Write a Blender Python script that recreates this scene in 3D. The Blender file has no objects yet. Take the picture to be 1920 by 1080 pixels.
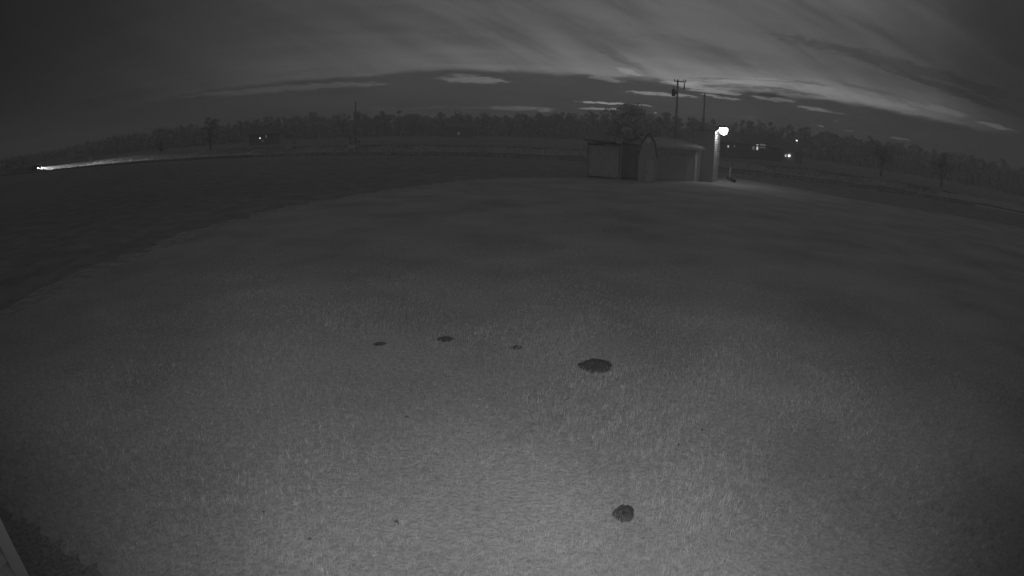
import bpy, bmesh, math, random
import numpy as np
from mathutils import Matrix, Vector

random.seed(4); rng = np.random.default_rng(4)
SC = bpy.context.scene
COL = SC.collection
R = math.radians

# ------------------------------------------------------------------ camera
# wide security-camera lens (equidistant fisheye), mounted 3.2 m up under an eave
F = 1048.0                       # focal length in pixels of a 1920 px wide frame
ROLL = R(1.5)
CAM_H = 3.2
PITCH = (540 - 245) / F
cd = bpy.data.cameras.new('camera')
cam = bpy.data.objects.new('camera', cd); COL.objects.link(cam); SC.camera = cam
cd.type = 'PANO'; cd.panorama_type = 'FISHEYE_LENS_POLYNOMIAL'
cd.sensor_fit = 'HORIZONTAL'; cd.sensor_width = 36.0
cd.fisheye_fov = R(180)
cd.fisheye_polynomial_k0 = 0.0
cd.fisheye_polynomial_k1 = -(960 / F) / 18.0
cd.fisheye_polynomial_k2 = cd.fisheye_polynomial_k3 = cd.fisheye_polynomial_k4 = 0.0
cd.clip_start = 0.02; cd.clip_end = 6000
cam.location = (0, 0, CAM_H)
cam.rotation_euler = (Matrix.Rotation(math.pi / 2 - PITCH, 3, 'X') @ Matrix.Rotation(ROLL, 3, 'Z')).to_euler()


def ray(px, py):
    """direction of a point of the photograph (1920 x 1080), used to survey real positions"""
    u, v = px - 960, 540 - py
    c, s = math.cos(ROLL), math.sin(ROLL)
    u, v = c * u - s * v, s * u + c * v
    r = max(math.hypot(u, v), 1e-9); th = r / F; k = math.sin(th) / r
    x, zc, yc = u * k, v * k, math.cos(th)
    return Vector((x, yc * math.cos(PITCH) + zc * math.sin(PITCH), -yc * math.sin(PITCH) + zc * math.cos(PITCH)))


def azel(px, py):
    d = ray(px, py)
    return math.degrees(math.atan2(d.x, d.y)), math.degrees(math.asin(d.z))


def gnd(px, py, z=0.0):
    d = ray(px, py); t = (z - CAM_H) / d.z
    return Vector((d.x * t, d.y * t, z))


def at(px, py, dist):
    """point at horizontal distance dist along that direction"""
    d = ray(px, py); t = dist / math.hypot(d.x, d.y)
    return Vector((d.x * t, d.y * t, CAM_H + d.z * t))


# ------------------------------------------------------------------ world: dusk sky with a cloud bank
SC.view_settings.view_transform = 'Standard'
SC.view_settings.look = 'None'
SC.view_settings.exposure = 0.0
SC.view_settings.gamma = 1.0
SC.view_settings.use_curve_mapping = False
world = bpy.data.worlds.new('World'); SC.world = world; world.use_nodes = True
wt = world.node_tree; wt.nodes.clear()


def build_sky():
    N, L = wt.nodes, wt.links

    def sock(i, v):
        if isinstance(v, (int, float)): i.default_value = v
        elif isinstance(v, (tuple, list)): i.default_value = v
        else: L.new(v, i)

    def M(op, a, b=None, c=None, clamp=False):
        n = N.new('ShaderNodeMath'); n.operation = op; n.use_clamp = clamp
        for i, v in enumerate((a, b, c)):
            if v is not None: sock(n.inputs[i], v)
        return n.outputs[0]

    def V(op, a, b=None):
        n = N.new('ShaderNodeVectorMath'); n.operation = op
        sock(n.inputs[0], a)
        if b is not None: sock(n.inputs[1], b)
        return n.outputs['Value'] if op in ('DOT_PRODUCT', 'LENGTH') else n.outputs[0]

    def XYZ(x, y, z=0.0):
        n = N.new('ShaderNodeCombineXYZ')
        for i, v in enumerate((x, y, z)): sock(n.inputs[i], v)
        return n.outputs[0]

    def noise(vec, scale, detail=4, rough=0.55, dist=0.0):
        n = N.new('ShaderNodeTexNoise'); sock(n.inputs['Vector'], vec)
        n.inputs['Scale'].default_value = scale; n.inputs['Detail'].default_value = detail
        n.inputs['Roughness'].default_value = rough; n.inputs['Distortion'].default_value = dist
        return n.outputs['Fac']

    def smooth(x, a, b, lo=0.0, hi=1.0):
        n = N.new('ShaderNodeMapRange'); n.interpolation_type = 'SMOOTHSTEP'
        sock(n.inputs['Value'], x)
        for k, v in (('From Min', a), ('From Max', b), ('To Min', lo), ('To Max', hi)): sock(n.inputs[k], v)
        return n.outputs['Result']

    def curve(x, pts, x0, x1):
        """piecewise curve through (x, y) points"""
        f = M('DIVIDE', M('SUBTRACT', x, x0), x1 - x0, clamp=True)
        ys = [p[1] for p in pts]; lo, hi = min(ys), max(ys); k = (hi - lo) or 1.0
        n = N.new('ShaderNodeFloatCurve'); sock(n.inputs['Value'], f)
        c = n.mapping.curves[0]
        q = [((a - x0) / (x1 - x0), (b - lo) / k) for a, b in pts]
        c.points[0].location = q[0]; c.points[1].location = q[-1]
        for a, b in q[1:-1]: c.points.new(a, b)
        n.mapping.update()
        return M('MULTIPLY_ADD', n.outputs[0], k, lo)

    tc = N.new('ShaderNodeTexCoord')
    d = tc.outputs['Generated']
    sp = N.new('ShaderNodeSeparateXYZ'); L.new(d, sp.inputs[0])
    x, y, z = sp.outputs
    az = M('MULTIPLY', M('ARCTAN2', x, y), 180 / math.pi)
    el = M('MULTIPLY', M('ARCSINE', z), 180 / math.pi)
    # low sun just under the horizon behind the clouds
    sky = N.new('ShaderNodeTexSky'); sky.sky_type = 'NISHITA'; sky.sun_disc = False
    sky.sun_elevation = R(1.0); sky.sun_rotation = R(14); sky.air_density = 1.5; sky.dust_density = 2.0
    bw = N.new('ShaderNodeRGBToBW'); L.new(sky.outputs[0], bw.inputs[0])
    clear = M('MULTIPLY', bw.outputs[0], 0.05)
    # cloud deck coordinates: a level sheet seen in perspective
    zz = M('ADD', M('MAXIMUM', z, 0.0), 0.06)
    deck = XYZ(M('DIVIDE', x, zz), M('DIVIDE', y, zz))
    n_wob = M('SUBTRACT', noise(XYZ(M('MULTIPLY', az, 0.10), M('MULTIPLY', el, 0.55)), 1.0, 5, 0.6), 0.5)
    n_fine = M('SUBTRACT', noise(XYZ(M('MULTIPLY', az, 0.45), M('MULTIPLY', el, 2.6), 3.1), 1.0, 4, 0.6), 0.5)
    mp = N.new('ShaderNodeMapping'); L.new(deck, mp.inputs[0])
    mp.inputs['Rotation'].default_value = (0, 0, R(-24)); mp.inputs['Scale'].default_value = (0.42, 1.55, 1)
    n_veil = noise(mp.outputs[0], 0.9, 8, 0.66, 0.5)
    mp2 = N.new('ShaderNodeMapping'); L.new(deck, mp2.inputs[0])
    mp2.inputs['Rotation'].default_value = (0, 0, R(-30)); mp2.inputs['Scale'].default_value = (0.10, 0.5, 1)
    n_big = noise(mp2.outputs[0], 1.0, 3, 0.5, 0.3)
    # brightness of the veil round the compass (evening glow ahead, dark behind) and with height
    ov = smooth(el, 14, 55)
    glow = M('ADD', M('MULTIPLY', curve(az, GLOW, -180, 180), M('SUBTRACT', 1.0, ov)), M('MULTIPLY', ov, .92))
    high = curve(el, HIGH, -5, 90)
    wa, wb = math.cos(R(26)), math.sin(R(26))
    wx = M('SUBTRACT', M('MULTIPLY', az, wa), M('MULTIPLY', el, wb)); wy = M('ADD', M('MULTIPLY', az, wb), M('MULTIPLY', el, wa))
    n_wisp = noise(XYZ(M('MULTIPLY', wx, .045), M('MULTIPLY', wy, .34), 7.0), 1.0, 6, 0.58, 0.6)
    high = M('MULTIPLY', high, M('MULTIPLY_ADD', M('SUBTRACT', smooth(n_wisp, .32, .68), .5), M('MULTIPLY', smooth(el, 16, 34, .46, 0.0), curve(az, [(-180, .2), (-40, .25), (-15, .45), (0, .9), (12, 1.0), (30, .95), (45, .6), (180, .2)], -180, 180)), 1.0))
    veil = M('MULTIPLY', M('MULTIPLY', glow, high),
             M('MULTIPLY', smooth(n_veil, 0.30, 0.72, 0.90, 1.12), smooth(n_big, 0.32, 0.68, 0.90, 1.10)))
    # low dark bank: below a ragged upper edge
    top = curve(az, BANK_TOP, -180, 180)
    edge = M('ADD', M('SUBTRACT', el, top), M('ADD', M('MULTIPLY', n_wob, 1.6), M('MULTIPLY', n_fine, 0.5)))
    inbank = smooth(edge, -0.35, 0.30, 1.0, 0.0)
    rim = M('MULTIPLY', smooth(edge, 0.1, 3.4, 1.0, 0.0), M('SUBTRACT', 1.0, inbank))
    rim = M('MULTIPLY', rim, curve(az, RIM, -180, 180))
    veil = M('ADD', veil, M('MULTIPLY', M('MULTIPLY', rim, glow), M('ADD', 0.55, n_veil)))
    bank = M('MULTIPLY', curve(az, BANK, -180, 180), smooth(n_wob, -0.25, 0.25, 0.88, 1.14))
    col = M('ADD', M('MULTIPLY', veil, M('SUBTRACT', 1.0, inbank)), M('MULTIPLY', bank, inbank))
    # gaps between cloud layers where the clear twilight shows, and dark shreds in front of the glow
    wob = XYZ(M('MULTIPLY_ADD', n_fine, 2.2, M('MULTIPLY_ADD', n_wob, 3.0, az)),
              M('MULTIPLY_ADD', n_fine, 0.22, M('MULTIPLY_ADD', n_wob, 0.45, el)))

    n_rag = M('SUBTRACT', noise(XYZ(M('MULTIPLY', az, .80), M('MULTIPLY', el, 5.5), 9.0), 1.0, 6, .66), .5)

    def patches(lst):
        tot = None
        for (x0, y0, x1, y1, th, amt) in lst:
            a0, e0 = azel(x0, y0); a1, e1 = azel(x1, y1)
            c = ((a0 + a1) / 2, (e0 + e1) / 2, 0); dx, dy = a1 - a0, e1 - e0
            ln = math.hypot(dx, dy) or 1e-3; hl = ln / 2 * 1.25; hw = max(th * 57.3 / F, 0.05) * 1.1
            q = V('SUBTRACT', wob, c)
            u = V('DOT_PRODUCT', q, (dx / ln / hl, dy / ln / hl, 0)); w = V('DOT_PRODUCT', q, (-dy / ln / hw, dx / ln / hw, 0))
            m = M('MAXIMUM', M('SUBTRACT', 1.0, M('MULTIPLY_ADD', u, u, M('MULTIPLY', w, w))), -1.0)
            m = M('MULTIPLY', smooth(M('MULTIPLY_ADD', n_rag, 2.8, m), .28, .85), amt)
            tot = m if tot is None else M('MAXIMUM', tot, m)
        return tot

    gaps = patches(GAPS); shreds = patches(SHREDS)
    col = M('MULTIPLY', col, M('SUBTRACT', 1.0, shreds))
    col = M('ADD', M('MULTIPLY', col, M('SUBTRACT', 1.0, gaps)), M('MULTIPLY', M('MULTIPLY', clear, GAP_GAIN), gaps))
    below = smooth(el, -3.0, -0.5, 0.0, 1.0)
    col = M('MULTIPLY', col, below)
    bg = N.new('ShaderNodeBackground'); out = N.new('ShaderNodeOutputWorld')
    cc = N.new('ShaderNodeCombineColor')
    for i in range(3): L.new(col, cc.inputs[i])
    L.new(cc.outputs[0], bg.inputs['Color']); bg.inputs['Strength'].default_value = 1.0
    L.new(bg.outputs[0], out.inputs['Surface'])


GLOW = [(-180, .22), (-110, .16), (-62, .09), (-48, .15), (-34, .32), (-18, .66), (0, .98), (14, 1.12), (28, .98), (42, .52), (56, .18), (75, .22), (120, .2), (180, .25)]
HIGH = [(-5, .11), (5, .115), (9, .108), (14, .098), (30, .092), (90, .09)]
BANK_TOP = [(-180, 4.5), (-90, 4.0)] + [azel(*p) for p in ((200, 203), (330, 178), (500, 158), (700, 140), (870, 132), (1000, 135), (1130, 146), (1200, 143), (1260, 152), (1340, 168), (1440, 176), (1540, 186), (1660, 207), (1760, 228))] + [(75, 4.5), (180, 4.5)]
BANK = [(-180, .02), (-90, .016), (-55, .017), (-40, .024), (-25, .036), (-5, .052), (12, .056), (25, .048), (38, .036), (52, .026), (90, .018), (180, .02)]
RIM = [(-180, 0), (-60, .0), (-30, .004), (-5, .02), (10, .050), (25, .11), (38, .11), (48, .055), (65, 0), (180, 0)]
GAP_GAIN = 2.7
# each: end points in the survey photograph, half thickness, amount
GAPS = [(330, 184, 720, 156, 7, .34), (600, 158, 740, 158, 5, .40), (820, 147, 955, 154, 8, .55), (830, 140, 900, 143, 4, .3),
        (690, 204, 735, 204, 2.5, .40), (720, 213, 745, 213, 2, .35), (760, 205, 845, 200, 3, .28), (895, 203, 1045, 205, 5, .55), (960, 199, 1030, 203, 3, .4),
        (1080, 191, 1175, 196, 3.2, .85), (1080, 203, 1170, 206, 2.6, .75), (1175, 197, 1210, 198, 2, .35),
        (780, 120, 960, 128, 6, .10), (1150, 128, 1210, 142, 5, .35), (1100, 145, 1180, 155, 5, .25), (1170, 171, 1310, 182, 4, .45), (1245, 152, 1330, 160, 7, .45), (1270, 163, 1400, 178, 5, .50),
        (1330, 150, 1500, 158, 9, .40), (1480, 160, 1600, 180, 9, .62), (1580, 176, 1730, 208, 8, .75), (1440, 185, 1500, 190, 4, .35), (1490, 199, 1560, 210, 4, .5),
        (1530, 236, 1545, 237, 2.2, .75), (1560, 226, 1570, 227, 1.6, .3), (1585, 244, 1602, 246, 1.6, .3), (1625, 250, 1637, 252, 1.5, .28), (1660, 256, 1704, 264, 3, .7),
        (1690, 190, 1830, 222, 6, .40), (1830, 226, 1908, 247, 4, .55), (1780, 282, 1800, 286, 2, .15),
        (1222, 212, 1228, 212, 2.5, .6), (700, 203, 745, 205, 2, .4), (860, 201, 900, 202, 1.6, .35), (1000, 207, 1042, 209, 1.8, .6), (1205, 199, 1225, 200, 1.5, .3),
        (1310, 175, 1390, 190, 3, .4), (1400, 178, 1470, 192, 3, .35), (1520, 205, 1590, 214, 2.5, .35), (1395, 217, 1425, 221, 1.6, .2)]
SHREDS = [(1250, 150, 1330, 154, 2, .4), (1340, 158, 1400, 160, 1.6, .45), (1420, 165, 1540, 180, 5, .5), (1360, 172, 1480, 182, 3, .4), (1560, 150, 1700, 185, 5, .25), (1290, 146, 1420, 151, 2.5, .45), (1300, 159, 1440, 168, 3.5, .45), (1390, 150, 1500, 155, 2, .45), (1390, 162, 1500, 172, 4, .5), (1480, 150, 1560, 162, 3, .3),
          (1050, 135, 1150, 152, 5, .30), (1430, 60, 1920, 190, 16, .34), (1640, 120, 1930, 225, 10, .40), (1180, 60, 1420, 110, 14, .14), (780, 60, 960, 90, 14, .12), (1120, 90, 1230, 140, 8, .2)]
build_sky()
world.cycles.sampling_method = 'NONE'
SC.cycles.max_bounces = 4; SC.cycles.diffuse_bounces = 2; SC.cycles.glossy_bounces = 1; SC.cycles.transmission_bounces = 1; SC.cycles.volume_bounces = 1
SC.cycles.caustics_reflective = False; SC.cycles.caustics_refractive = False

# the camera's own infrared illuminator: the near lawn is lit from beside the lens
il = bpy.data.lights.new('infrared_illuminator', 'SPOT'); il.energy = 800; il.spot_size = R(122); il.spot_blend = 1.0
il.shadow_soft_size = 0.02
ilo = bpy.data.objects.new('infrared_illuminator', il); COL.objects.link(ilo)
ilo.location = (0.25, -0.15, CAM_H + 0.55)
ilo.rotation_euler = (R(90 - 16), 0, 0)

HAZE = 0.0019
# ------------------------------------------------------------------ helpers
def mat(name, g, rough=0.85, var=0.0, scale=4.0, bump=0.0, bscale=None, spec=0.25, detail=5, metal=0.0, emit=0.0, stretch=(1, 1, 1), var2=0.0, scale2=0.3):
    m = bpy.data.materials.new(name); m.use_nodes = True
    nt = m.node_tree; b = nt.nodes['Principled BSDF']
    b.inputs['Base Color'].default_value = (g, g, g, 1); b.inputs['Roughness'].default_value = rough
    b.inputs['Specular IOR Level'].default_value = spec; b.inputs['Metallic'].default_value = metal
    if emit:
        b.inputs['Emission Color'].default_value = (1, 1, 1, 1); b.inputs['Emission Strength'].default_value = emit
    if var or bump or var2:
        tc = nt.nodes.new('ShaderNodeTexCoord'); mp = nt.nodes.new('ShaderNodeMapping')
        nt.links.new(tc.outputs['Object'], mp.inputs[0]); mp.inputs['Scale'].default_value = stretch
        n = nt.nodes.new('ShaderNodeTexNoise'); nt.links.new(mp.outputs[0], n.inputs['Vector'])
        n.inputs['Scale'].default_value = scale; n.inputs['Detail'].default_value = detail; n.inputs['Roughness'].default_value = 0.65
        mr = nt.nodes.new('ShaderNodeMapRange'); nt.links.new(n.outputs['Fac'], mr.inputs[0])
        mr.inputs['From Min'].default_value = 0.3; mr.inputs['From Max'].default_value = 0.7
        mr.inputs['To Min'].default_value = g * (1 - var); mr.inputs['To Max'].default_value = g * (1 + var)
        v = mr.outputs[0]
        if var2:
            n2 = nt.nodes.new('ShaderNodeTexNoise'); nt.links.new(mp.outputs[0], n2.inputs['Vector'])
            n2.inputs['Scale'].default_value = scale2; n2.inputs['Detail'].default_value = 4
            m2 = nt.nodes.new('ShaderNodeMapRange'); nt.links.new(n2.outputs['Fac'], m2.inputs[0])
            m2.inputs['From Min'].default_value = 0.3; m2.inputs['From Max'].default_value = 0.7
            m2.inputs['To Min'].default_value = 1 - var2; m2.inputs['To Max'].default_value = 1 + var2
            mm = nt.nodes.new('ShaderNodeMath'); mm.operation = 'MULTIPLY'
            nt.links.new(v, mm.inputs[0]); nt.links.new(m2.outputs[0], mm.inputs[1]); v = mm.outputs[0]
        cc = nt.nodes.new('ShaderNodeCombineColor')
        for i in range(3): nt.links.new(v, cc.inputs[i])
        nt.links.new(cc.outputs[0], b.inputs['Base Color'])
        if bump:
            nb = n
            if bscale:
                nb = nt.nodes.new('ShaderNodeTexNoise'); nt.links.new(mp.outputs[0], nb.inputs['Vector'])
                nb.inputs['Scale'].default_value = bscale; nb.inputs['Detail'].default_value = 4
            bp = nt.nodes.new('ShaderNodeBump'); bp.inputs['Strength'].default_value = 1.0; bp.inputs['Distance'].default_value = bump
            nt.links.new(nb.outputs['Fac'], bp.inputs['Height']); nt.links.new(bp.outputs[0], b.inputs['Normal'])
    return m


class MB:
    """collects shapes into one mesh"""
    def __init__(s): s.v = []; s.f = []

    def add(s, v, f):
        o = len(s.v); s.v += [tuple(p) for p in v]; s.f += [tuple(i + o for i in q) for q in f]; return s

    def box(s, x0, x1, y0, y1, z0, z1):
        v = [(x, y, z) for z in (z0, z1) for x, y in ((x0, y0), (x1, y0), (x1, y1), (x0, y1))]
        return s.add(v, [(3, 2, 1, 0), (4, 5, 6, 7), (0, 1, 5, 4), (1, 2, 6, 5), (2, 3, 7, 6), (3, 0, 4, 7)])

    def prism(s, prof, axis, a, b):
        """extrude a closed profile of 2D points along 'x' or 'y'"""
        n = len(prof)
        mk = (lambda p, t: (t, p[0], p[1])) if axis == 'x' else (lambda p, t: (p[0], t, p[1]))
        v = [mk(p, a) for p in prof] + [mk(p, b) for p in prof]
        f = [tuple(range(n)), tuple(range(2 * n - 1, n - 1, -1))] + [(i, i + n, (i + 1) % n + n, (i + 1) % n) for i in range(n)]
        return s.add(v, f)

    def tube(s, pts, radii, n=8):
        pts = [Vector(p) for p in pts]
        if not isinstance(radii, (list, tuple)): radii = [radii] * len(pts)
        v = []
        for i, p in enumerate(pts):
            t = (pts[min(i + 1, len(pts) - 1)] - pts[max(i - 1, 0)]).normalized()
            a = t.orthogonal().normalized() if abs(t.z) < .9 else Vector((1, 0, 0)) - t * t.x
            a.normalize(); b = t.cross(a)
            v += [p + (a * math.cos(2 * math.pi * k / n) + b * math.sin(2 * math.pi * k / n)) * radii[i] for k in range(n)]
        f = [(i * n + k, i * n + (k + 1) % n, (i + 1) * n + (k + 1) % n, (i + 1) * n + k) for i in range(len(pts) - 1) for k in range(n)]
        f += [tuple(range(n - 1, -1, -1)), tuple(range((len(pts) - 1) * n, len(pts) * n))]
        return s.add(v, f)

    def lathe(s, prof, n=16, c=(0, 0, 0)):
        """profile of (radius, z) round a vertical axis"""
        v = [(c[0] + r * math.cos(2 * math.pi * k / n), c[1] + r * math.sin(2 * math.pi * k / n), c[2] + z) for r, z in prof for k in range(n)]
        f = [(i * n + k, i * n + (k + 1) % n, (i + 1) * n + (k + 1) % n, (i + 1) * n + k) for i in range(len(prof) - 1) for k in range(n)]
        return s.add(v, f)

    def build(s, name, m, parent=None, loc=None, rz=0.0, smooth=False, bevel=0.0):
        me = bpy.data.meshes.new(name); me.from_pydata(s.v, [], s.f)
        bm = bmesh.new(); bm.from_mesh(me); bmesh.ops.recalc_face_normals(bm, faces=bm.faces)
        if bevel: bmesh.ops.bevel(bm, geom=list(bm.edges), offset=bevel, segments=2, affect='EDGES', clamp_overlap=True)
        bm.to_mesh(me); bm.free()
        if smooth:
            for p in me.polygons: p.use_smooth = True
        me.materials.append(m)
        o = bpy.data.objects.new(name, me); COL.objects.link(o); o.parent = parent
        if loc is not None: o.location = loc
        o.rotation_euler.z = rz
        return o


def tag(o, label, cat, group=None):
    o['label'] = label; o['category'] = cat
    if group: o['group'] = group
    return o


def struct(o, kind='structure', label=None):
    o['kind'] = kind
    if label: o['label'] = label
    return o


def thing(name, label, cat, loc=(0, 0, 0), rz=0.0, group=None):
    o = bpy.data.objects.new(name, None); COL.objects.link(o)
    o.location = loc; o.rotation_euler.z = rz; o.empty_display_size = 0.2
    return tag(o, label, cat, group)


def sheet(name, pts, z, m):
    me = bpy.data.meshes.new(name); bm = bmesh.new()
    f = bm.faces.new([bm.verts.new((p[0], p[1], z)) for p in pts]); f.normal_update()
    if f.normal.z < 0: f.normal_flip()
    bmesh.ops.triangulate(bm, faces=bm.faces); bm.to_mesh(me); bm.free()
    me.materials.append(m); o = bpy.data.objects.new(name, me); COL.objects.link(o); return o


def raw_mesh(name, verts, faces_flat, sizes, m, parent=None):
    me = bpy.data.meshes.new(name)
    me.vertices.add(len(verts)); me.vertices.foreach_set('co', np.ascontiguousarray(verts, dtype=np.float32).ravel())
    me.loops.add(len(faces_flat)); me.loops.foreach_set('vertex_index', np.ascontiguousarray(faces_flat, dtype=np.int32))
    st = np.concatenate([[0], np.cumsum(sizes)[:-1]]).astype(np.int32)
    me.polygons.add(len(sizes)); me.polygons.foreach_set('loop_start', st)
    me.update(calc_edges=True); me.validate()
    me.materials.append(m); o = bpy.data.objects.new(name, me); COL.objects.link(o); o.parent = parent
    return o


def inside(poly, x, y):
    x = np.asarray(x); y = np.asarray(y); r = np.zeros(x.shape, bool); n = len(poly)
    for i in range(n):
        (x0, y0), (x1, y1) = poly[i], poly[(i + 1) % n]
        if y0 == y1: continue
        r ^= ((y0 > y) != (y1 > y)) & (x < (x1 - x0) * (y - y0) / (y1 - y0) + x0)
    return r


# ------------------------------------------------------------------ materials (a near-infrared grey camera: living grass is pale)
M_LAWN = mat('lawn_turf', .345, var=.22, scale=14, bump=.02, bscale=26, var2=.2, scale2=.35, spec=.1)
M_BLADE = mat('grass_blade', .48, var=.30, scale=9, spec=.15, var2=.2, scale2=.8)
M_MARGIN = mat('rough_margin', .32, var=.3, scale=3, bump=.03, bscale=12, spec=.1)
M_FIELD = mat('field_soil', .235, var=.25, scale=.9, bump=.05, bscale=5, spec=.05, var2=.12, scale2=.05)
M_SOIL = mat('bare_soil', .09, var=.35, scale=30, bump=.015, bscale=60, spec=.1)
M_MULCH = mat('bed_soil', .25, var=.35, scale=22, bump=.02, bscale=40, spec=.05)
M_ASPHALT = mat('asphalt', .12, var=.2, scale=30, rough=.8)
M_GRAVEL = mat('gravel_shoulder', .36, var=.3, scale=8, bump=.02)
M_PAINT = mat('road_paint', .75, var=.15, scale=3)
M_VERGE = mat('verge_grass', .34, var=.35, scale=3)
M_LEAF = mat('foliage', .62, var=.35, scale=1.3, spec=.1)
M_LEAFDARK = mat('far_foliage', .50, var=.3, scale=.25, spec=.05)
M_BARK = mat('bark', .16, var=.3, scale=6, stretch=(1, 1, .2))
M_POLE = mat('weathered_pole', .42, var=.25, scale=5, stretch=(3, 3, .3))
M_STEEL = mat('dark_steel', .14, rough=.5, metal=.0, var=.15, scale=8)
M_GALV = mat('galvanised_steel', .40, rough=.5, var=.15, scale=8)
M_SIDING = mat('pale_siding', .46, rough=.6, var=.08, scale=2, stretch=(.3, .3, 3))
M_GAMBREL = mat('painted_boards', .44, var=.12, scale=4, stretch=(4, 4, .4))
M_SIDINGD = mat('grey_siding', .68, rough=.7, var=.15, scale=2, stretch=(.3, .3, 3))
M_DARKWOOD = mat('dark_wood', .55, var=.3, scale=5, stretch=(4, 4, .4))
M_ROOF = mat('shingle_roof', .30, var=.25, scale=7)
M_TRIM = mat('white_trim', .50, rough=.5, var=.06, scale=4)
M_DOOR = mat('painted_door', .40, rough=.5, var=.08, scale=3)
M_GLASS = mat('dark_glass', .03, rough=.1, spec=.5)
M_LAMP = mat('lit_lamp_lens', .8, emit=30)
M_WIN = mat('lit_window', .6, emit=.7)
M_WINDIM = mat('dim_lit_window', .5, emit=.10)
M_BULB = mat('lit_bulb', .8, emit=2.2)
M_HEAD = mat('headlight_lens', .8, emit=30)
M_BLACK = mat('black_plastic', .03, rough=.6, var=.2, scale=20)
M_CARPAINT = mat('dark_car_paint', .06, rough=.3, spec=.5)
M_RUBBER = mat('tyre_rubber', .03, rough=.9)
M_HOUSE = mat('weathered_house_siding', .30, rough=.7, var=.15, scale=1)
M_HROOF = mat('dark_roof', .20, var=.2, scale=1)
M_WALL = mat('house_siding', .62, rough=.6, var=.06, scale=3)
M_LEAFDEAD = mat('dead_leaf', .16, var=.3, scale=20)

# ------------------------------------------------------------------ ground
LAWN = [(-10.6, -3), (-10.5, 6), (-10.75, 11.5), (-10.55, 17.5), (-9.7, 21.5), (-8.0, 25.2), (-5.4, 30.6), (-2.2, 35.4), (1.3, 38), (5.5, 39.4), (10, 40.4), (15, 43),
        (19.6, 50), (21.3, 49), (22.6, 46.2), (24.3, 41.6), (26.4, 38.4), (30.9, 36.4), (38, 34), (52, 31), (52, -3)]
ground = sheet('field', [(2500 * math.cos(a), 2500 * math.sin(a)) for a in np.linspace(0, 2 * math.pi, 64, endpoint=False)], -0.06, M_FIELD)
struct(ground)


def ragged(poly, step, amp, grow):
    out = []; n = len(poly); rr = random.Random(3)
    cx, cy = 15, 18
    for i in range(n):
        a, b = Vector(poly[i]), Vector(poly[(i + 1) % n]); k = max(1, int((b - a).length / step)); t = (b - a).normalized(); nn = Vector((t.y, -t.x))
        if nn.dot((a + b) / 2 - Vector((cx, cy))) < 0: nn = -nn
        for q in range(k): out.append(tuple(a.lerp(b, q / k) + nn * (grow + rr.uniform(-amp, amp)) + t * rr.uniform(-.2, .2) * step))
    return out


margin = sheet('lawn_margin', ragged(LAWN, .5, .4, .9), -0.03, M_MARGIN); struct(margin)
lawn = sheet('lawn', ragged(LAWN, .3, .10, 0), 0.0, M_LAWN); struct(lawn)
# planting bed of bare soil along the front of the house wing
bx = [-9.5 + i * .06 for i in range(130)]
edge_y = [2.50 + .16 * max(0, -(xx + 3.2)) + .025 * math.sin(xx * 4.1) + random.uniform(-.07, .05) for xx in bx]
BED = [(xx, yy) for xx, yy in zip(bx, edge_y)] + [(bx[-1], .2), (bx[0], .2)]
bed = sheet('planting_bed', BED, 0.006, M_MULCH); struct(bed)

# bare dirt patches in the lawn: (centre px, half width px, half height px, label)
PATCH = [(1117, 686, 31, 12.5, 'largest dark oval patch of bare dirt in the middle of the lawn'),
         (1170, 963, 18, 17, 'ragged round patch of bare dirt nearest the camera at the lower right'),
         (835, 636, 15, 5, 'small dark bare dirt patch left of centre, larger of the far row'),
         (712, 645, 12, 3.2, 'faint small bare dirt patch, leftmost of the far row'),
         (967, 652, 13, 3.2, 'narrow slanted bare dirt streak between the two larger far patches')]
HOLES = []
for k, (px, py, hw, hh, lab) in enumerate(PATCH):
    c = gnd(px, py); a = (gnd(px + hw, py) - gnd(px - hw, py)).length / 2; b = (gnd(px, py - hh) - gnd(px, py + hh)).length / 2
    yaw = -math.atan2(c.x, c.y) + (0.35 if k == 4 else 0)
    rr = random.Random(20 + k); n = 40; ph = [rr.uniform(0, 6.28) for _ in range(6)]
    rad = [1 + .07 * math.sin(2 * t + ph[0]) + .05 * math.sin(3 * t + ph[1]) + .05 * math.sin(5 * t + ph[2]) + .03 * math.sin(9 * t + ph[3]) + rr.uniform(-.03, .03) for t in [2 * math.pi * i / n for i in range(n)]]
    v = [(0, 0, .03 if k < 2 else .014)]; f = []
    rings = (.3, .55, .75, .9, 1.04)
    for ri, q in enumerate(rings):
        for i in range(n):
            t = 2 * math.pi * i / n
            zz = (.032 * (1 - q * q) + rr.uniform(-.008, .010)) * (1.0 if k < 2 else .35) if ri < len(rings) - 1 else -.004
            v.append((a * q * rad[i] * math.cos(t), b * q * rad[i] * math.sin(t), zz + .006))
    f += [(0, 1 + i, 1 + (i + 1) % n) for i in range(n)]
    f += [(1 + r0 * n + i, 1 + (r0 + 1) * n + i, 1 + (r0 + 1) * n + (i + 1) % n, 1 + r0 * n + (i + 1) % n) for r0 in range(len(rings) - 1) for i in range(n)]
    o = MB().add(v, f).build('dirt_patch', M_SOIL, loc=(c.x, c.y, 0), rz=yaw)
    tag(o, lab, 'dirt patch', 'bare dirt patches in the lawn')
    HOLES.append((c.x, c.y, a, b, yaw, .05 if k < 2 else (.25, .50, .45)[k - 2]))

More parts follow.
